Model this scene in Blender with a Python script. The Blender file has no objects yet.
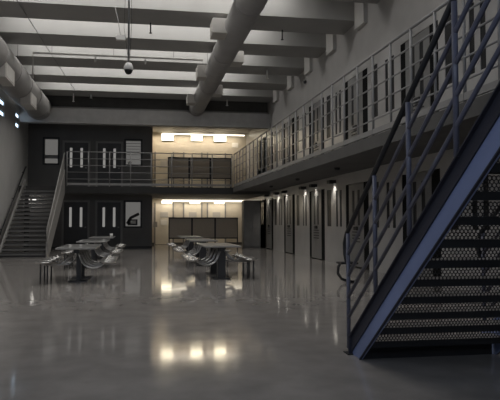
import bpy, bmesh, math, random
from mathutils import Vector, Matrix
random.seed(7)
S = bpy.context.scene
COL = S.collection
pi = math.pi

# ------------------------------------------------------------------ camera
cd = bpy.data.cameras.new('camera'); cam = bpy.data.objects.new('camera', cd); COL.objects.link(cam)
cd.sensor_width = 36.0; cd.lens = 36.0 * 560 / 500; cd.shift_x = 0.05; cd.clip_end = 200; cd.clip_start = 0.05
TH, PH = math.radians(8.63), math.radians(2.224)
F = Vector((math.sin(TH) * math.cos(PH), math.cos(TH) * math.cos(PH), math.sin(PH)))
R = Vector((math.cos(TH), -math.sin(TH), 0)); U = R.cross(F)
cam.matrix_world = Matrix(((R.x, U.x, -F.x, 0), (R.y, U.y, -F.y, 0), (R.z, U.z, -F.z, 1.3), (0, 0, 0, 1)))
S.camera = cam

# ------------------------------------------------------------------ world, light, exposure
w = bpy.data.worlds.new('world'); S.world = w; w.use_nodes = True
w.node_tree.nodes['Background'].inputs[0].default_value = (0.62, 0.72, 0.9, 1)
w.node_tree.nodes['Background'].inputs[1].default_value = 1.0
S.view_settings.view_transform = 'Standard'; S.view_settings.look = 'None'
S.view_settings.gamma = 1; S.view_settings.exposure = 0.3; S.view_settings.use_curve_mapping = False
S.cycles.max_bounces = 8; S.cycles.diffuse_bounces = 5; S.cycles.sample_clamp_indirect = 4

def area(name, loc, target, sx, sy, energy, col, spread=180):
    l = bpy.data.lights.new(name, 'AREA'); l.shape = 'RECTANGLE'; l.size = sx; l.size_y = sy
    l.energy = energy; l.color = col; l.spread = math.radians(spread)
    o = bpy.data.objects.new(name, l); COL.objects.link(o); o.location = loc
    o.rotation_euler = (Vector(target) - Vector(loc)).to_track_quat('-Z', 'Y').to_euler()
    return o
# daylight entering by the tall clerestory window in the wall behind the camera
area('clerestory_daylight', (0.0, -5.8, 5.9), (0.0, 20, 3.0), 8.0, 2.6, 60, (0.75, 0.85, 1.0), 150)
# daylight entering by the high side window in the left wall, level with the camera
area('side_window_daylight', (-5.2, -0.5, 6.0), (2.5, 3.0, 1.0), 5.6, 1.5, 85, (0.74, 0.83, 1.0), 140)
# rooflights in the bays between the ceiling beams
for k in range(-4, 4):
    area('rooflight_daylight', (0.0, 14.95 + 2.46 * k + 1.83, 7.84), (0.0, 14.95 + 2.46 * k + 1.83, 0), 8.2, 0.55, 56 if k > -4 else 50, (1.0, 0.98, 0.95))
# tube lights under the alcove ceilings at the far end
area('upper_tube_light', (3.1, 31.5, 6.2), (3.1, 31.9, 3.0), 4.8, 0.12, 42, (1.0, 0.85, 0.66))
area('lower_tube_light', (3.2, 31.5, 2.48), (3.2, 31.9, 0.0), 4.8, 0.1, 26, (1.0, 0.87, 0.70))

# ------------------------------------------------------------------ materials
def mat(name, col, rough=0.6, metal=0.0, var=0.12, scale=3.0, bump=0.0, coat=0.0, spec=0.5, stretch=(1, 1, 1)):
    m = bpy.data.materials.new(name); m.use_nodes = True
    nt = m.node_tree; b = nt.nodes['Principled BSDF']
    b.inputs['Roughness'].default_value = rough; b.inputs['Metallic'].default_value = metal
    b.inputs['Coat Weight'].default_value = coat; b.inputs['Specular IOR Level'].default_value = spec
    tc = nt.nodes.new('ShaderNodeTexCoord'); mp = nt.nodes.new('ShaderNodeMapping')
    mp.inputs['Scale'].default_value = stretch
    n = nt.nodes.new('ShaderNodeTexNoise'); n.inputs['Scale'].default_value = scale; n.inputs['Detail'].default_value = 5
    r = nt.nodes.new('ShaderNodeValToRGB')
    r.color_ramp.elements[0].position = 0.3; r.color_ramp.elements[1].position = 0.7
    r.color_ramp.elements[0].color = (*[c * (1 - var) for c in col], 1)
    r.color_ramp.elements[1].color = (*[min(1, c * (1 + var)) for c in col], 1)
    L = nt.links.new
    L(tc.outputs['Object'], mp.inputs['Vector']); L(mp.outputs[0], n.inputs['Vector'])
    L(n.outputs['Fac'], r.inputs['Fac']); L(r.outputs[0], b.inputs['Base Color'])
    if bump:
        bp = nt.nodes.new('ShaderNodeBump'); bp.inputs['Strength'].default_value = bump; bp.inputs['Distance'].default_value = 0.02
        L(n.outputs['Fac'], bp.inputs['Height']); L(bp.outputs[0], b.inputs['Normal'])
    return m

def emit(name, col, strength):
    m = bpy.data.materials.new(name); m.use_nodes = True; nt = m.node_tree
    nt.nodes.remove(nt.nodes['Principled BSDF'])
    e = nt.nodes.new('ShaderNodeEmission'); e.inputs[0].default_value = (*col, 1); e.inputs[1].default_value = strength
    nt.links.new(e.outputs[0], nt.nodes['Material Output'].inputs[0])
    return m

M = {}
M['ceil'] = mat('dark_ceiling_paint', (0.10, 0.095, 0.088), 0.9, var=0.1)
M['beam'] = mat('beam_cream_paint', (0.35, 0.345, 0.335), 0.75, var=0.06, scale=1.2)
M['fascia'] = mat('fascia_paint', (0.52, 0.51, 0.50), 0.8, var=0.08)
M['wall'] = mat('wall_grey_paint', (0.36, 0.35, 0.335), 0.75, var=0.10, scale=0.8, bump=0.05)
M['wall_l'] = mat('left_wall_paint', (0.44, 0.43, 0.415), 0.75, var=0.10, scale=0.7, bump=0.05)
M['dark_wall'] = mat('charcoal_wall_paint', (0.125, 0.122, 0.118), 0.6, var=0.12, scale=1.0)
M['cream'] = mat('alcove_cream_paint', (0.56, 0.51, 0.42), 0.7, var=0.06)
M['cream2'] = mat('alcove_door_paint', (0.68, 0.63, 0.53), 0.6, var=0.05)
M['panel'] = mat('cell_panel_paint', (0.42, 0.41, 0.40), 0.33, var=0.06, scale=2)
M['cell_door'] = mat('cell_door_paint', (0.21, 0.207, 0.203), 0.36, var=0.06, scale=2)
M['charcoal'] = mat('charcoal_door_paint', (0.05, 0.05, 0.052), 0.5)
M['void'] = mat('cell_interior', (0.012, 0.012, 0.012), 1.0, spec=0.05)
M['jamb'] = mat('gap_black', (0.015, 0.015, 0.015), 0.95, spec=0.08)
M['black'] = mat('black_metal', (0.018, 0.018, 0.020), 0.5, var=0.2)
M['slit'] = mat('dark_glass', (0.02, 0.021, 0.023), 0.35, var=0.1, spec=0.2)
M['rail'] = mat('rail_grey_paint', (0.27, 0.265, 0.26), 0.45, var=0.08)
M['rail_b'] = mat('stair_rail_blue_black', (0.115, 0.12, 0.165), 0.35, var=0.15, scale=6)
M['blue'] = mat('stringer_blue_paint', (0.20, 0.25, 0.43), 0.5, var=0.12, scale=2)
M['deck'] = mat('deck_concrete', (0.085, 0.083, 0.08), 0.8, var=0.15, scale=1.5)
M['duct'] = mat('duct_grey_paint', (0.30, 0.29, 0.28), 0.5, var=0.07, scale=2)
M['vent'] = mat('register_grey_paint', (0.50, 0.48, 0.45), 0.6, var=0.06)
M['steel'] = mat('brushed_steel', (0.42, 0.41, 0.40), 0.28, 0.9, var=0.1, scale=8)
M['seat'] = mat('seat_steel', (0.55, 0.54, 0.52), 0.25, 0.85, var=0.1, scale=8)
M['top'] = mat('tabletop_grey_laminate', (0.30, 0.295, 0.285), 0.30, var=0.08, scale=5, coat=0.6)
M['tabledark'] = mat('table_dark_steel', (0.07, 0.07, 0.072), 0.4, 0.4)
M['fabric'] = mat('partition_brown_panel', (0.20, 0.175, 0.145), 0.8, var=0.1, scale=30)
M['white'] = mat('white_plastic', (0.72, 0.71, 0.69), 0.45, var=0.03)
M['bearing'] = mat('bearing_block_paint', (0.55, 0.54, 0.52), 0.7, var=0.05)
M['cabinet_black'] = mat('black_edge_paint', (0.03, 0.03, 0.03), 0.8)
M['paper'] = mat('paper_white', (0.75, 0.73, 0.68), 0.8, var=0.05)
M['grey'] = mat('mid_grey', (0.22, 0.22, 0.215), 0.6)
M['cabinet'] = mat('cabinet_dark_grey', (0.21, 0.205, 0.20), 0.6)
M['stair_grey'] = mat('left_stair_grey_paint', (0.30, 0.29, 0.275), 0.6, var=0.08)
M['stringer_dark'] = mat('dark_blue_black', (0.028, 0.030, 0.045), 0.6)
M['grating'] = mat('lit_steel_tread', (0.25, 0.245, 0.24), 0.5, var=0.25, scale=14)  # tread tops lightened in colour for the overhead light on them
M['tread'] = mat('tread_dark_steel', (0.07, 0.068, 0.065), 0.6)
M['glow'] = emit('warm_tube_glow', (1.0, 0.90, 0.72), 3.2)
M['glow2'] = emit('warm_diffuser_glow', (1.0, 0.86, 0.60), 6.0)
M['sky'] = emit('daylit_slit_pane', (0.62, 0.80, 1.0), 2.2)
M['litroom'] = emit('lit_office_behind_glass', (0.80, 0.78, 0.74), 0.13)
M['litslit'] = emit('lit_corridor_behind_slit', (0.88, 0.86, 0.82), 0.22)
M['skylite'] = emit('daylit_rooflight_pane', (1.0, 0.97, 0.92), 2.0)
M['spot'] = emit('small_lamp_glow', (1.0, 0.97, 0.92), 1.1)

def floor_mat():
    m = bpy.data.materials.new('polished_concrete_floor'); m.use_nodes = True; nt = m.node_tree; L = nt.links.new
    b = nt.nodes['Principled BSDF']; tc = nt.nodes.new('ShaderNodeTexCoord')
    n1 = nt.nodes.new('ShaderNodeTexNoise'); n1.inputs['Scale'].default_value = 0.35; n1.inputs['Detail'].default_value = 6
    n2 = nt.nodes.new('ShaderNodeTexNoise'); n2.inputs['Scale'].default_value = 3.0; n2.inputs['Detail'].default_value = 8
    mx = nt.nodes.new('ShaderNodeMix'); mx.inputs[0].default_value = 0.6
    L(tc.outputs['Object'], n1.inputs['Vector']); L(tc.outputs['Object'], n2.inputs['Vector'])
    L(n1.outputs['Fac'], mx.inputs[2]); L(n2.outputs['Fac'], mx.inputs[3])
    r = nt.nodes.new('ShaderNodeValToRGB'); r.color_ramp.elements[0].position = 0.35; r.color_ramp.elements[1].position = 0.66
    r.color_ramp.elements[0].color = (0.275, 0.256, 0.240, 1); r.color_ramp.elements[1].color = (0.365, 0.342, 0.322, 1)
    L(mx.outputs[0], r.inputs['Fac']); L(r.outputs[0], b.inputs['Base Color'])
    mr = nt.nodes.new('ShaderNodeMapRange'); mr.inputs[3].default_value = 0.03; mr.inputs[4].default_value = 0.13
    L(n2.outputs['Fac'], mr.inputs[0]); L(mr.outputs[0], b.inputs['Roughness'])
    n3 = nt.nodes.new('ShaderNodeTexNoise'); n3.inputs['Scale'].default_value = 1.4; n3.inputs['Detail'].default_value = 2
    L(tc.outputs['Object'], n3.inputs['Vector'])
    bp = nt.nodes.new('ShaderNodeBump'); bp.inputs['Strength'].default_value = 0.02; bp.inputs['Distance'].default_value = 0.02
    L(n3.outputs['Fac'], bp.inputs['Height']); L(bp.outputs[0], b.inputs['Normal'])
    b.inputs['Specular IOR Level'].default_value = 0.5
    return m
M['floor'] = floor_mat()

def translucent_panel():
    m = mat('partition_brown_panel', (0.40, 0.365, 0.32), 0.8, var=0.08, scale=30)
    nt = m.node_tree; b = nt.nodes['Principled BSDF']
    t = nt.nodes.new('ShaderNodeBsdfTranslucent'); t.inputs[0].default_value = (0.44, 0.40, 0.34, 1)
    x = nt.nodes.new('ShaderNodeMixShader'); x.inputs[0].default_value = 0.6
    nt.links.new(b.outputs[0], x.inputs[1]); nt.links.new(t.outputs[0], x.inputs[2]); nt.links.new(x.outputs[0], nt.nodes['Material Output'].inputs[0])
    return m
M['fabric'] = translucent_panel()

def perforated():
    m = bpy.data.materials.new('perforated_steel_sheet'); m.use_nodes = True; nt = m.node_tree; L = nt.links.new
    b = nt.nodes['Principled BSDF']; b.inputs['Base Color'].default_value = (0.05, 0.05, 0.052, 1); b.inputs['Roughness'].default_value = 0.5
    tc = nt.nodes.new('ShaderNodeTexCoord'); sp = nt.nodes.new('ShaderNodeSeparateXYZ'); L(tc.outputs['Object'], sp.inputs[0])
    def mth(op, a, c=None):
        n = nt.nodes.new('ShaderNodeMath'); n.operation = op
        for i, v in enumerate((a, c)):
            if v is None: continue
            if isinstance(v, (int, float)): n.inputs[i].default_value = v
            else: L(v, n.inputs[i])
        return n.outputs[0]
    P = 0.031
    def lattice(ox, oz):
        u = mth('SUBTRACT', mth('FRACT', mth('ADD', mth('DIVIDE', sp.outputs[0], P), ox)), 0.5)
        v = mth('SUBTRACT', mth('FRACT', mth('ADD', mth('DIVIDE', sp.outputs[2], P * 1.5), oz)), 0.5)
        v = mth('MULTIPLY', v, 1.5)
        return mth('SQRT', mth('ADD', mth('MULTIPLY', u, u), mth('MULTIPLY', v, v)))
    d = mth('MINIMUM', lattice(0, 0), lattice(0.5, 0.5))
    hole = mth('LESS_THAN', d, 0.37)
    tr = nt.nodes.new('ShaderNodeBsdfTransparent'); ms = nt.nodes.new('ShaderNodeMixShader')
    L(hole, ms.inputs[0]); L(b.outputs[0], ms.inputs[1]); L(tr.outputs[0], ms.inputs[2])
    L(ms.outputs[0], nt.nodes['Material Output'].inputs[0])
    return m
M['perf'] = perforated()

# ------------------------------------------------------------------ mesh helpers
class MB:
    def __init__(s): s.bm = bmesh.new(); s.smooth = False
    def box(s, x0, x1, y0, y1, z0, z1):
        v = [s.bm.verts.new((x, y, z)) for x in (x0, x1) for y in (y0, y1) for z in (z0, z1)]
        for f in ((0, 1, 3, 2), (4, 6, 7, 5), (0, 4, 5, 1), (2, 3, 7, 6), (0, 2, 6, 4), (1, 5, 7, 3)):
            s.bm.faces.new([v[i] for i in f])
        return s
    def prism(s, pts, axis, a, b):            # polygon extruded along an axis
        def mk(p, t):
            return {'x': (t, p[0], p[1]), 'y': (p[0], t, p[1]), 'z': (p[0], p[1], t)}[axis]
        A = [s.bm.verts.new(mk(p, a)) for p in pts]; B = [s.bm.verts.new(mk(p, b)) for p in pts]
        s.bm.faces.new(A); s.bm.faces.new(B[::-1])
        for i in range(len(pts)):
            j = (i + 1) % len(pts); s.bm.faces.new((A[j], A[i], B[i], B[j]))
        return s
    def tube(s, pts, r, n=8):
        pts = [Vector(p) for p in pts]; rings = []
        rr = r if isinstance(r, (list, tuple)) else [r] * len(pts)
        prev = None
        for i, p in enumerate(pts):
            t = (pts[min(i + 1, len(pts) - 1)] - pts[max(i - 1, 0)]).normalized()
            if prev is None:
                a = Vector((0, 0, 1)) if abs(t.z) < 0.9 else Vector((1, 0, 0))
                nx = t.cross(a).normalized()
            else:
                nx = (prev - t * prev.dot(t)).normalized()
            prev = nx; ny = t.cross(nx)
            rings.append([s.bm.verts.new(p + (nx * math.cos(2 * pi * k / n) + ny * math.sin(2 * pi * k / n)) * rr[i]) for k in range(n)])
        for a, b in zip(rings, rings[1:]):
            for k in range(n):
                f = s.bm.faces.new((a[k], a[(k + 1) % n], b[(k + 1) % n], b[k])); f.smooth = n > 6
        s.bm.faces.new(rings[0][::-1]); s.bm.faces.new(rings[-1])
        return s
    def lathe(s, prof, c=(0, 0, 0), n=24):     # profile (r, z) around a vertical axis
        rings = []
        for r, z in prof:
            rings.append([s.bm.verts.new((c[0] + r * math.cos(2 * pi * k / n), c[1] + r * math.sin(2 * pi * k / n), c[2] + z)) for k in range(n)])
        for a, b in zip(rings, rings[1:]):
            for k in range(n):
                f = s.bm.faces.new((a[k], a[(k + 1) % n], b[(k + 1) % n], b[k])); f.smooth = True
        s.bm.faces.new(rings[0][::-1]); s.bm.faces.new(rings[-1])
        return s
    def build(s, name, m, parent=None, bevel=0.0):
        bmesh.ops.recalc_face_normals(s.bm, faces=s.bm.faces)
        me = bpy.data.meshes.new(name); s.bm.to_mesh(me); s.bm.free()
        me.materials.append(m if not isinstance(m, str) else M[m])
        o = bpy.data.objects.new(name, me); COL.objects.link(o)
        if parent: o.parent = parent
        if bevel:
            b = o.modifiers.new('bevel', 'BEVEL'); b.width = bevel; b.segments = 2; b.limit_method = 'ANGLE'
        return o
def B(*a): return MB().box(*a)
def arc(c, r, a0, a1, n=8, plane='xz', sx=1.0):
    out = []
    for i in range(n + 1):
        a = a0 + (a1 - a0) * i / n
        u, v = r * math.cos(a) * sx, r * math.sin(a)
        out.append((c[0] + u, c[1], c[2] + v) if plane == 'xz' else (c[0], c[1] + u, c[2] + v))
    return out
def struct(o): o['kind'] = 'structure'; return o
def tag(o, label, cat, group=None):
    o['label'] = label; o['category'] = cat
    if group: o['group'] = group
    return o
def thing(name, label, cat, loc=(0, 0, 0), group=None, rz=0):
    o = bpy.data.objects.new(name, None); COL.objects.link(o); o.location = loc; o.rotation_euler = (0, 0, rz)
    o.empty_display_size = 0.2
    return tag(o, label, cat, group)
def dup(o, loc=None, label=None, parent=None, rz=None):
    c = o.copy(); COL.objects.link(c)
    if parent: c.parent = parent
    if loc is not None: c.location = loc
    if rz is not None: c.rotation_euler = (0, 0, rz)
    if label: c['label'] = label
    for ch in [k for k in list(o.children) if k is not c]: dup(ch, parent=c)
    return c

XL, XR, XD = -5.35, 6.1, 4.35      # left wall, right (cell) wall, walkway edge
YB, YM, YF, YA = -6.0, 26.0, 28.0, 32.0   # wall behind camera, walkway edge, charcoal wall, alcove wall
DZ, HB, HC = 2.9, 7.0, 7.9         # walkway top, beam underside, ceiling
AX = 0.6                           # left side of the lit alcove

# ------------------------------------------------------------------ setting
struct(B(XL - .3, XR + 1.2, YB - .3, YA + .3, -0.2, 0).build('floor', 'floor'))
struct(B(XL - .3, XR + 1.2, YB - .3, YM + .4, HC, HC + .2).build('ceiling', 'ceil'))
# left wall with slit windows
slits = [(22.1, 23.2), (25.2, 26.2 - .25)]
def holed(axis_pos, thick, y0, y1, z0, z1, holes, mb=None, axis='x'):
    """wall of boxes around rectangular holes; holes = (a0,a1,b0,b1)"""
    mb = mb or MB()
    ys = sorted({y0, y1, *[h[0] for h in holes], *[h[1] for h in holes]})
    zs = sorted({z0, z1, *[h[2] for h in holes], *[h[3] for h in holes]})
    for a, b in zip(ys, ys[1:]):
        run = None
        for c, d in zip(zs, zs[1:]):
            hit = any(h[0] < (a + b) / 2 < h[1] and h[2] < (c + d) / 2 < h[3] for h in holes)
            if not hit:
                run = (run[0], d) if run else (c, d)
            if (hit or d == zs[-1]) and run:
                if axis == 'x': mb.box(axis_pos, axis_pos + thick, a, b, run[0], run[1])
                else: mb.box(a, b, axis_pos, axis_pos + thick, run[0], run[1])
                run = None
    return mb
holes = [(a, b, z, z + .22) for a, b in slits for z in (5.43, 5.86)]
side = [(-3.3, 2.3, 5.2, 6.8)]
struct(holed(XL - .3, .3, YB, YA, 0, HC, holes + side).build('wall_left', 'wall_l'))
for i, (a, b, z0, z1) in enumerate(holes):
    wf = struct(holed(XL - .08, .05, a, b, z0, z1, [(a + .05, b - .05, z0 + .04, z1 - .04)]).build('window_%d' % (i + 1), 'grey'))
    B(XL - .06, XL - .045, a + .05, b - .05, z0 + .04, z1 - .04).build('pane', 'sky', wf)
struct(holed(XL - .25, .06, -3.3, 2.3, 5.2, 6.8, [(-3.2 + i * 1.4, -1.95 + i * 1.4, 5.3, 6.7) for i in range(4)]).build('window_60', 'grey'))
# wall behind the camera with the clerestory opening
struct(holed(YB - .3, .3, XL, XR, 0, HC, [(-4.3, 4.3, 4.4, 7.4)], axis='y').build('wall_back', 'wall'))
wb = struct(holed(YB - .2, .08, -4.3, 4.3, 4.4, 7.4, [(-4.2 + i * 2.1, -2.2 + i * 2.1, 4.5, 7.3) for i in range(4)], axis='y').build('window_5', 'grey'))

# charcoal wall (two storeys) with windows; the alcove opens to its right
win_lo = (-.73, .05, 1.05, 2.3); win_up = (-.73, .05, 4.1, 5.35); win_l = (-4.62, -3.93, 4.1, 5.35)
struct(holed(YF, .3, XL, AX, 0, DZ - .3, [win_lo], axis='y').build('wall_far', 'dark_wall'))
struct(holed(YF, .3, XL, AX, DZ, 6.4, [win_up, win_l], axis='y').build('wall_far', 'dark_wall'))
struct(B(AX - .3, AX, YF + .3, YA, 0, DZ - .3).build('wall_alcove', 'cream'))
struct(B(AX - .3, AX, YF + .3, YA, DZ, 6.4).build('wall_alcove', 'cream'))
struct(B(XL, XR, YA, YA + .3, 0, 6.4).build('wall_alcove', 'cream'))
struct(B(XL, XR, YM + .4, YA, 6.4, 6.6).build('ceiling', 'wall'))
struct(B(XL, XR, YM + .4, YM + .6, 6.6, HC).build('wall_far', 'ceil'))
struct(B(XL, XR, YM, YM + .4, 5.78, 6.45).build('trim_1', 'fascia'))
struct(B(XL, AX, YF - .02, YF, 0, .1).build('baseboard_far', 'black'))
struct(B(AX, XR, YA - .02, YA, 0, .12).build('baseboard_alcove', 'tread'))
# windows of the charcoal wall: frame, glass, a dim lit office behind
def office_window(n, h, label=None):
    x0, x1, z0, z1 = h
    fr = struct(holed(YF - .03, .12, x0 - .05, x1 + .05, z0 - .05, z1 + .05, [(x0 + .03, x1 - .03, z0 + .03, z1 - .03)], axis='y').build('window_%d' % n, 'black'))
    B(x0 + .03, x1 - .03, YF + .2, YF + .22, z0 + .03, z1 - .03).build('lit_room', 'litroom', fr)
    return fr
f1 = office_window(6, win_lo)
B(-.60, -.12, YF + .12, YF + .18, 1.12, 1.42).build('window_ledge_clutter', 'black', f1)
MB().tube([(-.62, YF + .1, 1.2), (-.45, YF + .1, 1.5), (-.2, YF + .1, 1.62), (-.05, YF + .1, 1.7)], .07).build('dark_hose_shape', 'black', f1)
B(-.45, -.2, YF + .08, YF + .1, 1.2, 1.36).build('sheet_of_paper', 'paper', f1)
f2 = office_window(7, win_up)
for i in range(5): B(-.7, .02, YF + .1, YF + .12, 4.62 + .14 * i, 4.64 + .14 * i).build('blind_slat', 'grey', f2)
B(-.62, -.42, YF + .1, YF + .14, 4.16, 4.3).build('sheet_of_paper', 'paper', f2)
f3 = office_window(8, win_l)
B(-4.58, -3.97, YF + .12, YF + .18, 4.38, 4.55).build('window_crossbar', 'grey', f3)

# doors of the charcoal wall, each with two lit slit windows
def slit_door(n, cx, z0):
    d = struct(holed(YF - .05, .05, cx - .56, cx + .56, z0, z0 + 2.25,
               [(cx - .31, cx - .19, z0 + 1.05, z0 + 2.0), (cx + .19, cx + .31, z0 + 1.05, z0 + 2.0)], axis='y').build('door_%d' % n, 'charcoal'))
    for s in (-1, 1):
        B(cx + s * .25 - .06, cx + s * .25 + .06, YF - .03, YF - .02, z0 + 1.05, z0 + 2.0).build('slit_window', 'litslit', d)
    B(cx + .42, cx + .50, YF - .09, YF - .05, z0 + 1.0, z0 + 1.06).build('handle', 'grey', d)
    holed(YF - .07, .07, cx - .66, cx + .66, z0, z0 + 2.35, [(cx - .56, cx + .56, z0, z0 + 2.25)], axis='y').build('door_frame', 'cabinet', d)
for i, (cx, z0) in enumerate(((-3.08, 0), (-1.5, 0), (-3.08, DZ), (-1.5, DZ))): slit_door(i + 1, cx, z0)

# alcove wall: cell doors with small windows, both storeys
n = 5
for z0 in (0, DZ):
    for cx in (1.35, 2.98, 4.35):
        d = struct(B(cx - .48, cx + .48, YA - .05, YA, z0 + .02, z0 + 2.3).build('door_%d' % n, 'cream2')); n += 1
        B(cx - .22, cx + .22, YA - .07, YA - .05, z0 + 1.55, z0 + 1.85).build('vision_panel', 'vent', d)
        if z0 == 0: B(cx - .2, cx + .16, YA - .075, YA - .05, 1.1, 1.42).build('posted_notice', 'paper', d)
        B(cx + .36, cx + .42, YA - .09, YA - .05, z0 + 1.0, z0 + 1.12).build('handle', 'grey', d)
        B(cx - .56, cx - .48, YA - .07, YA, z0, z0 + 2.38).build('door_jamb', 'grey', d)
        B(cx + .48, cx + .56, YA - .07, YA, z0, z0 + 2.38).build('door_jamb', 'grey', d)

# right wall: two tiers of cell fronts
mbw = MB()
mbw.box(XR, XR + .3, YB, YA, DZ - .5, DZ)
mbw.box(XR, XR + .3, YB, YA, 5.5, HC)
BASES = [18.2 + 3.65 * k for k in range(-6, 3)]   # near edge of each cell door
gl = []
for z0, zt in ((0, DZ - .5), (DZ, 5.5)):
    for b in BASES:
        p0, p1 = b + 1.5, b + 3.45
        hs = [(b + 1.84, b + 2.01, z0 + 1.15, zt - .12), (b + 2.18, b + 2.35, z0 + 1.15, zt - .12), (b + 2.8, b + 3.2, z0 + 1.15, zt - .06)]
        if p1 > YA: continue
        holed(XR, .15, p0, p1, z0, zt, hs, mb=mbw)
        gl.append((z0, hs))
    mbw.box(XR, XR + .3, BASES[-1] + 1.5, YA, z0, zt)
    mbw.box(XR, XR + .3, YB, BASES[0], z0, zt)
struct(mbw.build('wall_right', 'panel'))
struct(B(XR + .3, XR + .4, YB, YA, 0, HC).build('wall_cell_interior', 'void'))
nw = 9
for z0, hs in gl:
    w_ = None
    for h in hs:
        o = B(XR + .012, XR + .03, h[0], h[1], h[2], h[3])
        if w_ is None: w_ = struct(o.build('window_%d' % nw, 'slit')); nw += 1
        else: o.build('pane', 'slit', w_)
first = None
for z0, zt in ((0, DZ - .5), (DZ, 5.5)):
    for b in BASES:
        if b + 1.3 > YA: continue
        d = struct(holed(XR, .06, b + .15, b + 1.25, z0 + .03, zt - .02,
                   [(b + .42, b + .59, z0 + 1.2, zt - .2), (b + .81, b + .98, z0 + 1.2, zt - .2)]).build('door_%d' % n, 'cell_door')); n += 1
        for y in (b + .42, b + .81):
            B(XR + .012, XR + .03, y, y + .17, z0 + 1.2, zt - .2).build('slit_window', 'slit', d)
        for i in range(4):
            B(XR - .012, XR + .0, b + .42, b + .98, z0 + .72 + i * .09, z0 + .75 + i * .09).build('louver', 'black', d)
        B(XR - .04, XR + .0, b + .58, b + .82, z0 + 1.06, z0 + 1.16).build('lock_box', 'black', d)
        B(XR + .004, XR + .2, b - .2, b + .15, z0, zt).build('door_jamb', 'jamb', d)  # flush black strips, painted-in darkness of the gaps beside the door
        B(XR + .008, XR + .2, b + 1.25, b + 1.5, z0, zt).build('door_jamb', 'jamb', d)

# walkway decks
struct(B(XD, XR, YB, YM, DZ - .16, DZ).build('mezzanine_deck', 'deck'))
struct(B(XL, XR, YM, YA, DZ - .3, DZ).build('mezzanine_deck', 'deck'))
struct(B(XD - .02, XD, 0.0, YM, DZ - .22, DZ + .02).build('trim_2', 'deck'))
struct(B(-3.3, XD, YM - .02, YM, DZ - .3, DZ + .0).build('trim_3', 'cabinet_black'))
struct(B(2.0, XD, 0.2, 1.5, DZ - .2, DZ).build('mezzanine_deck', 'deck'))

# beams across the ceiling and their bearing blocks on the right wall
for k in range(-8, 5):
    y = 14.95 + 2.46 * k
    struct(B(XL, XR, y, y + 1.2, HB, HC).build('ceiling_beam', 'beam'))
    struct(B(XR - .12, XR, y - .66, y - .01, HB - .28, HC).build('beam_bearing_block', 'bearing'))

for k in range(-4, 4):
    y = 14.95 + 2.46 * k + 1.83
    f = struct(holed(0, .06, -4.2, 4.2, y - .36, y + .36, [(-4.1, 4.1, y - .3, y + .3)], axis='y').build('window_%d' % (40 + k), 'grey'))
    f.data.transform(Matrix(((1, 0, 0, 0), (0, 0, 1, 0), (0, -1, 0, HC), (0, 0, 0, 1))))
    B(-4.1, 4.1, y - .3, y + .3, HC - .03, HC - .02).build('pane', 'skylite', f)

# ------------------------------------------------------------------ main stair, climbing towards the viewer
st = thing('steel_staircase', 'dark blue steel staircase with perforated risers in the right foreground', 'staircase', (2.75, 5.3, 0))
ox, oy = 2.75, 5.3
SL = .161 / .2
def stringer(xo, side, flange):
    z = lambda y: .17 + SL * (5.31 - y)
    zb = lambda y: SL * (5.08 - y)
    ye = 1.5
    m = MB()
    m.prism([(5.31 - oy, 0), (5.31 - oy, .17), (ye - oy, z(ye)), (ye - oy, zb(ye)), (5.08 - oy, 0)], 'x', xo - ox, xo + side * .012 - ox)
    t = .014
    web = m.build('stringer', 'blue', st)
    m = MB()                                   # top and bottom flanges facing outward
    m.prism([(5.31 - oy, .17), (ye - oy, z(ye)), (ye - oy, z(ye) - t), (5.31 - oy, .17 - t)], 'x', xo - ox, xo - side * flange - ox)
    m.prism([(5.08 - oy, 0), (ye - oy, zb(ye)), (ye - oy, zb(ye) + t), (5.08 - oy, t)], 'x', xo - ox, xo - side * .02 - ox)
    m.box(xo - ox, xo - side * flange - ox, 5.296 - oy, 5.31 - oy, 0, .17)
    m.build('flange', 'stringer_dark', web)
stringer(2.07, 1, .04)
stringer(3.46, -1, .04)
for x0, x1 in ((2.058, 2.07), (3.46, 3.472)):  # thin plates that make the upper part of the stringer webs dark
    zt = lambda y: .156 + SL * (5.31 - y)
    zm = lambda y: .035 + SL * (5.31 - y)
    MB().prism([(5.296 - oy, .03), (5.296 - oy, zt(5.296)), (1.5 - oy, zt(1.5)), (1.5 - oy, zm(1.5))], 'x', x0 - ox, x1 - ox).build('stringer_dark_band', 'stringer_dark', st)['label'] = 'dark upper band of the stringer'
tr0 = None
for k in range(1, 18):
    zt = .161 * k + .045; yf = 5.1 - .2 * (k - 1) + .02; yb = 5.1 - .2 * k
    p = B(2.084 - ox, 3.428 - ox, yb - oy, yf - oy, zt - .004, zt).build('tread', 'grating', st)
    m = B(2.084 - ox, 3.428 - ox, yb - oy, yf - oy, zt - .01, zt - .004)
    m.box(2.084 - ox, 3.428 - ox, yb - .008 - oy, yb - oy, zt - .056, zt)
    m.box(2.084 - ox, 3.428 - ox, yf - oy, yf + .008 - oy, zt - .045, zt)
    m.build('tread_channel', 'black', p)
    B(2.084 - ox, 3.428 - ox, yb - .003 - oy, yb - oy, zt, zt + .161 - .056).build('perforated_riser', 'perf', st)
B(2.092 - ox, 3.428 - ox, 5.10 - oy, 5.115 - oy, 0, .14).build('bottom_riser', 'black', st)
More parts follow.
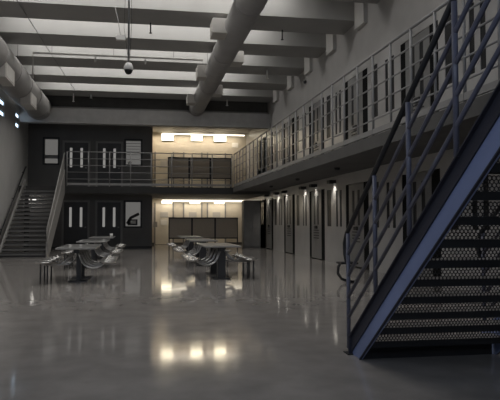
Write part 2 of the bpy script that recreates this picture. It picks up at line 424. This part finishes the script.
for xo in (2.045, 3.505):
    zs = lambda y: .17 + SL * (5.31 - y)
    for y in (5.33, 4.68, 4.04, 3.38, 2.72, 2.06):
        MB().tube([(xo - ox, y - oy, zs(y) - (.0 if y < 5.3 else .1)), (xo - ox, y - oy, zs(y) + 1.03)], .02, 10).build('post', 'rail_b', st)
    for dz in (.2, .4, .61, .82):
        MB().tube([(xo - ox, 5.33 - oy, zs(5.33) + dz), (xo - ox, 1.6 - oy, zs(1.6) + dz)], .017, 8).build('rail', 'rail_b', st)
    xi = xo
    z5 = zs(5.33)
    MB().tube([(xi - ox, 5.36 - oy, z5 + .74), (xi - ox, 5.41 - oy, z5 + .82), (xi - ox, 5.42 - oy, z5 + .93), (xi - ox, 5.36 - oy, z5 + 1.03),
               (xi - ox, 5.2 - oy, zs(5.2) + 1.06), (xi - ox, 1.6 - oy, zs(1.6) + 1.05)], .022, 10).build('handrail', 'black', st)
    B(xo - .03 - ox, xo + .06 - ox, 5.28 - oy, 5.40 - oy, 0, .012).build('foot_plate', 'black', st)

# ------------------------------------------------------------------ walkway railings
def railing(name, label, p0, p1, step, cat='railing'):
    t = thing(name, label, cat, (p0[0], p0[1], DZ))
    L = math.hypot(p1[0] - p0[0], p1[1] - p0[1]); ux, uy = (p1[0] - p0[0]) / L, (p1[1] - p0[1]) / L
    n = max(1, round(L / step))
    base = None
    for i in range(n + 1):
        s = L * i / n
        if base is None:
            base = MB().tube([(0, 0, .0), (0, 0, 1.58)], .024, 8).build('post', 'rail', t)
        else:
            c = base.copy(); COL.objects.link(c); c.parent = t; c.location = (ux * s, uy * s, 0)
    for dz, r in ((.34, .016), (.65, .016), (.96, .016), (1.27, .016), (1.58, .024)):
        MB().tube([(0, 0, dz), (ux * L, uy * L, dz)], r, 8).build('rail', 'rail', t)
    MB().prism([(-.02, .06), (.02, .06), (.02, .16), (-.02, .16)], 'y', 0, L).build('toe_board', 'rail', t).rotation_euler = (0, 0, -math.atan2(ux, uy))
    return t
railing('walkway_railing', 'long grey pipe railing along the upper walkway in front of the right wall cells', (XD + .04, 1.7), (XD + .04, YM + .06), .756)
railing('walkway_railing', 'grey pipe railing across the far upper walkway before the charcoal wall', (-3.28, YM + .06), (XD - .06, YM + .06), .97)
# lower and upper divider screens
def screen(name, label, x0, Y, z0, wdt, nP, zt, zb, legs):
    t = thing(name, label, 'screen', (x0, Y, z0))
    for i in range(nP):
        a, b = i * wdt, (i + 1) * wdt
        fr = holed(-.03, .06, a, b, zb, zt, [(a + .04, b - .04, zb + .05, zt - .05)], axis='y').build('panel_frame', 'black', t)
        B(a + .04, b - .04, -.015, .015, zb + .05, zt - .05).build('panel', 'fabric', fr)
    if legs:
        for i in range(nP + 1):
            B(i * wdt - .025 + (.025 if i == 0 else -.025 if i == nP else 0), i * wdt + .025 + (.025 if i == 0 else -.025 if i == nP else 0), -.03, .03, 0, zb).build('leg', 'black', t)
    return t
screen('divider_screen', 'low brown three panel divider screen standing on the floor behind the right tables', 1.33, 26.4, 0, 1.1, 3, 1.5, .5, True)
screen('railing_screen', 'brown three panel screen fixed behind the upper railing before the lit alcove', 1.27, YM + .17, DZ, 1.0, 3, 1.42, .42, True)

# ------------------------------------------------------------------ left stair
ls = thing('concrete_staircase', 'grey staircase with solid side guards rising along the left wall', 'staircase', (-4.2, 21.5, 0))
lx, ly = -4.2, 21.5
N, run = 17, 4.5 / 17
for k in range(1, N + 1):
    zt = DZ * k / (N + .0); y0 = 21.55 + run * (k - 1)
    if k == N: continue
    B(-5.05 - lx, -3.42 - lx, y0 - ly, y0 + run + .02 - ly, zt - .05, zt).build('tread', 'stair_grey' if False else 'tread', ls)
    B(-5.05 - lx, -3.42 - lx, y0 + .0 - ly, y0 + .015 - ly, zt - .12, zt - .045).build('riser', 'cabinet', ls)
B(-5.12 - lx, -3.42 - lx, 21.4 - ly, 21.56 - ly, 0, .06).build('bottom_step', 'black', ls)
for x0, x1 in ((-5.12, -5.05), (-3.42, -3.35)):
    s = DZ / 4.5
    hg = .62 if x0 > -4 else .16
    MB().prism([(21.4 - ly, 0), (21.4 - ly, hg - .07), (21.45 - ly, hg), (26.0 - ly, DZ + hg + .13), (26.0 - ly, DZ + .0), (25.95 - ly, DZ - .35), (21.75 - ly, 0)], 'x', x0 - lx, x1 - lx).build('side_guard', 'stair_grey', ls)
    xm = (x0 + x1) / 2
    if x0 > -4: MB().tube([(xm - lx, 21.43 - ly, .5), (xm - lx, 21.43 - ly, 1.05), (xm - lx, 25.97 - ly, DZ + 1.5)], .025).build('guard_rail', 'stair_grey', ls)
MB().prism([(21.45 - ly, .6), (21.45 - ly, 1.03), (25.97 - ly, DZ + 1.48), (25.97 - ly, DZ + .72)], 'x', -3.40 - lx, -3.38 - lx).build('guard_panel', 'stair_grey', ls)
wh = thing('wall_handrail', 'black sloping handrail fixed to the left wall above the far staircase', 'handrail', (XL, 24, 2))
MB().tube([(.1, -1.7, -1.2), (.1, 3.0, 1.85), (.1, 3.15, 1.85)], .028).build('rail', 'black', wh)
for t_ in (.08, .5, .92):
    y, z = -1.7 + 4.7 * t_, -1.2 + 3.05 * t_
    MB().tube([(0.0, y, z - .06), (.1, y, z - .02)], .014).build('bracket', 'black', wh)
tag(B(-5.3, -5.1, 27.0, 27.2, 0, DZ - .3).build('support_post', 'black'), 'black square post holding the upper walkway behind the left staircase', 'post')
sm = thing('wall_lamp', 'small bright lamp seen between the top steps of the left staircase', 'lamp', (-5.0, 27.9, 2.35))
B(-.1, .1, 0, .1, -.1, .1).build('lamp_housing', 'grey', sm)
MB().lathe([(.02, -.09), (.08, -.05), (.09, .03), (.03, .07)], (-.0, -.08, 0), 14).build('lamp_globe', 'spot', sm)
ll = bpy.data.lights.new('wall_lamp_light', 'POINT'); ll.energy = 6; ll.color = (1, .95, .88); ll.shadow_soft_size = .1
lo = bpy.data.objects.new('wall_lamp_light', ll); COL.objects.link(lo); lo.location = (-5.0, 27.55, 2.3)

# ------------------------------------------------------------------ ducts
def duct(name, label, xc, zc, r, y0, y1, regs, band_step):
    t = thing(name, label, 'duct', (xc, y0, zc))
    MB().tube([(0, 0, 0), (0, y1 - y0 - .25, 0), (0, y1 - y0 - .08, 0), (0, y1 - y0, 0)], [r, r, r * .93, r * .75], 40).build('duct_pipe', 'duct', t)
    y = 2.0
    while y < y1 - y0 - .5:
        MB().tube([(0, y, 0), (0, y + .05, 0)], r + .012, 40).build('seam_band', 'duct', t); y += band_step
    for (dx0, dx1, yy, ln, dz0, dz1) in regs:
        a = B(dx0, dx1, yy - y0, yy + ln - y0, dz0, dz1).build('air_register', 'vent', t)
        face = dx1 if abs(dx1) > abs(dx0) else dx0
        sgn = 1 if face > 0 else -1
        B(face, face + sgn * .012, yy + .06 - y0, yy + ln - .06 - y0, dz0 + .05, dz1 - .05).build('grille', 'vent', a)
    for i in range(6):
        yy = 3.2 + i * 4.4
        if yy > y1 - y0: break
        MB().tube([(-r * .6, yy, r * .7), (-r * .6, yy, HC - zc)], .01, 6).build('hanger_rod', 'black', t)
        MB().tube([(r * .6, yy, r * .7), (r * .6, yy, HC - zc)], .01, 6).build('hanger_rod', 'black', t)
    return t
duct('ventilation_duct', 'thick round grey duct hanging under the beams near the left wall', -4.47, 6.36, .54, -5.5, 25.95,
     [(.1, .46, 17.4, 1.25, -.72, -.2), (.1, .46, 21.3, 1.2, -.72, -.2), (.1, .46, 13.4, 1.25, -.72, -.2)], 1.9)
duct('ventilation_duct', 'round grey duct running away overhead in the middle of the ceiling', 2.57, 6.56, .36, -5.5, 25.98,
     [(-.68, -.2, 14.6, .6, -.22, .18), (.2, .66, 17.3, .6, -.2, .16), (-.62, -.2, 19.2, .6, -.22, .2), (.2, .62, 21.6, .6, -.24, .12), (-.62, -.2, 23.3, .6, -.26, .1)], 4.1)

# ------------------------------------------------------------------ tables with fixed stools
def table(name, label, loc, outer, group=None, pw=.09, py=(.32, 1.58)):
    t = thing(name, label, 'table', loc, group)
    hw, ln = .41, 1.9
    B(-hw, hw, 0, ln, .72, .76).build('tabletop', 'top', t, bevel=.012)
    B(-.06, .06, .15, ln - .15, .64, .72).build('support_beam', 'tabledark', t)
    for y in py:
        B(-pw, pw, y - pw, y + pw, .02, .72).build('pedestal', 'tabledark', t)
        B(-.2, .2, y - .17, y + .17, 0, .02).build('base_plate', 'tabledark', t)
    ys = [.14, .66, 1.20, 1.74]
    for side in (-1, 1):
        for y in ys:
            sx = side * (hw + .24)
            s = MB().lathe([(.03, -.03), (.15, -.025), (.175, 0), (.17, .018), (.13, .012), (.02, .006)], (sx, y, .45), 20).build('seat', 'seat', t)
            if side == outer and y < .9:
                for q in (-.07, .07):
                    MB().tube([(sx + q, y, 0), (sx + q, y, .43)], .018).build('seat_leg', 'tabledark', s)
                MB().tube([(side * .05, y, .66), (side * .3, y, .40), (sx, y, .40)], .02).build('arm', 'steel', s)
            else:
                for q in (-.06, .06):
                    pts = [(side * .05, y + q, .64)]
                    for i in range(9):
                        a = pi + pi * .5 + (-pi / 2) + (pi * .62) * i / 8 * 1.0
                        a = math.radians(190 + 150 * i / 8)
                        pts.append((side * (.36 + .27 * math.cos(a)), y + q, .585 + .26 * math.sin(a)))
                    pts.append((sx, y + q * .6, .43))
                    MB().tube(pts, .017).build('arm', 'steel', s)
    return t
t0 = table('cluster_table', 'long grey table with fixed round stools, nearest of the left row', (-1.32, 12.0, 0), -1, 'tables with fixed stools', .05, (.7, 1.5))
dup(t0, (-1.32, 15.8, 0), 'long grey table with fixed round stools, middle of the left row')
dup(t0, (-1.32, 19.6, 0), 'long grey table with fixed round stools, farthest of the left row by the charcoal doors')
t1 = table('cluster_table', 'long table with fixed round stools, nearest of the right row, its top shining', (1.84, 12.4, 0), 1, 'tables with fixed stools')
dup(t1, (1.84, 16.2, 0), 'long table with fixed round stools, middle of the right row')
dup(t1, (1.84, 20.0, 0), 'long table with fixed round stools, farthest of the right row before the divider screen')
# small items standing on the left tables
def cup(label, loc, r=.04, h=.1):
    tag(MB().lathe([(r * .8, 0), (r, h), (r * .9, h), (r * .7, .01)], (0, 0, 0), 14).build('cup', 'white'), label, 'cup').location = loc
cup('small pale cup standing alone on the farthest left table', (-1.0, 20.3, .76), .06, .12)

# ------------------------------------------------------------------ small fixed stool by the cell wall, behind the stair foot
fs = thing('wall_stool', 'small black seat on a curved leg by the cell wall behind the stair foot', 'stool', (4.24, 11.5, 0))
B(-.04, .34, -.16, .16, .40, .44).build('seat', 'black', fs, bevel=.01)
MB().tube([(.0, 0, .42), (-.05, 0, .34), (-.06, 0, .2), (.02, 0, .08), (.2, 0, .02), (.3, 0, .015)], .03).build('leg', 'black', fs)

# ------------------------------------------------------------------ grey cabinet at the alcove's right
cb = thing('metal_cabinet', 'tall dark grey metal cabinet between the alcove and the right wall', 'cabinet', (5.45, 27.3, 0))
B(-.42, .42, -.25, .25, 0, 2.35).build('body', 'cabinet', cb)
for s in (-1, 1):
    d = B(min(.01 * s, .4 * s), max(.01 * s, .4 * s), -.27, -.25, .08, 2.3).build('door', 'cabinet', cb)
    B(min(.04 * s, .07 * s), max(.04 * s, .07 * s), -.3, -.27, 1.0, 1.2).build('handle', 'grey', d)

# ------------------------------------------------------------------ lights at the far end
def strip(label, loc, L, h):
    t = thing('strip_light', label, 'light', loc)
    B(0, L, 0, .1, .0, .05).build('housing', 'white', t)
    B(.02, L - .02, .01, .09, -h, 0).build('tube', 'glow', t)
strip('long thin white tube light under the ceiling of the upper alcove', (1.2, 31.6, 6.3), 4.75, .05)
strip('long thin white tube light under the walkway in the lower alcove', (1.2, 31.6, 2.53), 4.8, .09)
for (z, zz, st_, wds) in ((5.95, 6.2, 'upper', ((1.53, .72), (3.2, .68), (4.55, .72))), (2.34, 2.4, 'lower', ((1.5, .6), (3.1, .6), (4.5, .6)))):
    for (x, wd), pos in zip(wds, ('left', 'middle', 'right')):
        t = thing('wall_light', 'bright warm wall light over the %s cell door of the %s alcove' % (pos, st_), 'light', (x, YA, z))
        B(-wd / 2, wd / 2, -.1, 0, -.02, .36 if st_ == 'upper' else .14).build('housing', 'white', t)
        B(-wd / 2 + .02, wd / 2 - .02, -.12, -.1, 0, .34 if st_ == 'upper' else .12).build('diffuser', 'glow2', t)

# small ceiling lights over each lower cell door, under the walkway
for i, (y, txt) in enumerate(((26.3, 'first from the far end'), (24.3, 'second from the far end'), (22.9, 'third from the far end'), (20.2, 'fourth from the far end'), (18.9, 'fifth from the far end'), (17.0, 'sixth from the far end'))):
    t = thing('downlight', 'small square downlight above the lower cells under the walkway, %s' % txt, 'light', (XR - .16, y, DZ - .34))
    B(-.05, .16, -.12, .12, .02, .05).box(-.06, -.05, -.12, .12, -.05, .05).box(-.06, .16, -.13, -.12, -.05, .05).box(-.06, .16, .12, .13, -.05, .05).build('housing', 'black', t)
    B(-.03, .09, -.1, .1, .012, .02).build('lens', 'spot', t)
    l = bpy.data.lights.new('downlight_lamp', 'SPOT'); l.energy = 20; l.spot_size = math.radians(95); l.spot_blend = .8; l.color = (1, .94, .84); l.shadow_soft_size = .05
    o = bpy.data.objects.new('downlight_lamp', l); COL.objects.link(o); o.location = (XR - .13, y, DZ - .36)
    o.rotation_euler = (Vector((XR + .05, y, 0)) - Vector(o.location)).to_track_quat('-Z', 'Y').to_euler()
for i, (y, p) in enumerate(((21.9, 'far'), (18.1, 'middle'), (14.3, 'near'))):
    tag(MB().lathe([(.04, -.07), (.07, -.05), (.08, 0), (.03, .0)], (0, 0, 0), 14).build('ceiling_sensor', 'black'), 'small black knob under the walkway edge, %s one of three' % p, 'sensor').location = (5.2, y, DZ - .16)

# ------------------------------------------------------------------ hanging dome camera
dc = thing('dome_camera', 'white dome camera hanging on a thin pole from the ceiling', 'camera', (-.26, 12.0, 4.55))
MB().tube([(0, 0, .1), (0, 0, HC - 4.55)], .022, 10).build('pole', 'grey', dc)
MB().lathe([(.03, .14), (.07, .12), (.10, .05), (.105, -.01), (.095, -.02)], (0, 0, 0), 24).build('dome_housing', 'white', dc)
MB().lathe([(.088, -.02), (.075, -.07), (.045, -.10), (.01, -.11)], (0, 0, 0), 24).build('dome_lens', 'slit', dc)
MB().tube([(0.03, 0, .3), (.06, 0, 1.0), (.05, 0, 2.1), (.02, 0, 3.2)], .006, 6).build('cable', 'black', dc)
MB().tube([(-.02, 0, .3), (-.1, 0, .9), (-.07, 0, 1.7)], .005, 6).build('cable', 'black', dc)
B(-.04, .04, -.04, .04, 2.0, 2.25).build('clamp', 'black', dc)

# ceiling services
sp = thing('sprinkler_pipe', 'thin pale pipe running under the beams between the two ducts', 'pipe', (-3.5, 18.9, 6.84))
MB().tube([(0, 0, -.85), (0, 0, 0), (5.6, 0, 0)], .035).build('pipe', 'vent', sp)
for x in (2.0, 3.65):
    MB().tube([(x, 0, 0), (x, 0, -.22)], .03).build('drop', 'white', sp)
for x in (.6, 2.6, 4.6):
    MB().tube([(x, 0, 0), (x, 0, 1.06)], .008, 6).build('hanger_rod', 'black', sp)
def wire(label, pts, r=.008):
    tag(MB().tube(pts, r, 6).build('cable', 'grey'), label, 'cable')
wire('thin grey cable slanting down across the left side of the ceiling', [(-3.22, 12.6, 6.97), (-3.13, 14.9, 6.95), (-3.02, 18.6, 6.95), (-2.79, 24.9, 6.95)], .012)
wire('thin dark cable hanging down to the white junction box', [(-.68, 14.9, 6.98), (-.6, 14.8, 6.6), (-.53, 14.8, 6.2)], .01)
jb = tag(B(-.13, .13, -.06, .06, -.05, .07).build('junction_box', 'white'), 'small white junction box hanging left of the dome camera pole', 'box'); jb.location = (-.52, 14.8, 6.12)
def hook(label, loc, m='black', L=.28, r=.02):
    t = thing('fire_sprinkler', label, 'sprinkler', loc)
    MB().tube([(0, 0, 0), (0, 0, -L)], r, 8).build('stem', m, t)
    MB().lathe([(.01, 0), (r * 2.2, .01), (r * 2.2, .02), (.01, .04)], (0, 0, -L - .03), 10).build('deflector', m, t)
hook('dark sprinkler head hanging under a beam right of the dome camera', (.27, 16.0, HB))
hook('dark sprinkler head under a beam just right of the middle duct', (4.15, 16.0, HB))
hook('white sprinkler head under the far beam by the left duct', (-2.2, 25.5, HB), 'white', .15, .03)
hook('white sprinkler head under the far beam right of the middle duct', (4.0, 25.7, HB), 'white', .25, .03)
hook('pale sprinkler head under a beam near the right wall', (4.7, 20.4, HB), 'white', .3, .03)
hook('curved pale sprinkler drop beside the end of the left duct', (-2.95, 25.4, HB), 'white', .35, .025)
hook('left one of two pale drops at the top right of the ceiling', (4.1, 12.2, HB - .0), 'vent', .4, .04)
hook('right one of two pale drops at the top right of the ceiling', (4.3, 12.3, HB - .0), 'vent', .5, .04)
tag(B(-.06, .06, -.03, .03, -.06, .06).build('ceiling_sensor', 'black'), 'small dark sensor above the right end of the upper tube light', 'sensor').location = (4.55, YM + .43, 5.9)
tag(MB().lathe([(.02, -.06), (.06, -.03), (.06, .04), (.02, .06)], (0, 0, 0), 12).build('wall_sensor', 'black'), 'small black knob on the right wall under the bearing blocks', 'sensor').location = (XR - .05, 20.0, 6.5)

# signs and notices at the far end
tag(B(-.18, .18, -.02, 0, -.14, .14).build('wall_sign', 'paper'), 'small square pale sign high on the upper alcove wall at right', 'sign').location = (5.45, YA, 5.75)
nb = thing('notice_board', 'grey notice board on the cream wall left of the alcove doors', 'notice board', (1.0 - .15, YA - .0, 0))
B(-.22, .2, -.04, 0, .95, 2.1).build('board', 'vent', nb)
B(-.1, .12, -.06, -.04, 1.0, 1.3).build('keypad', 'grey', nb)
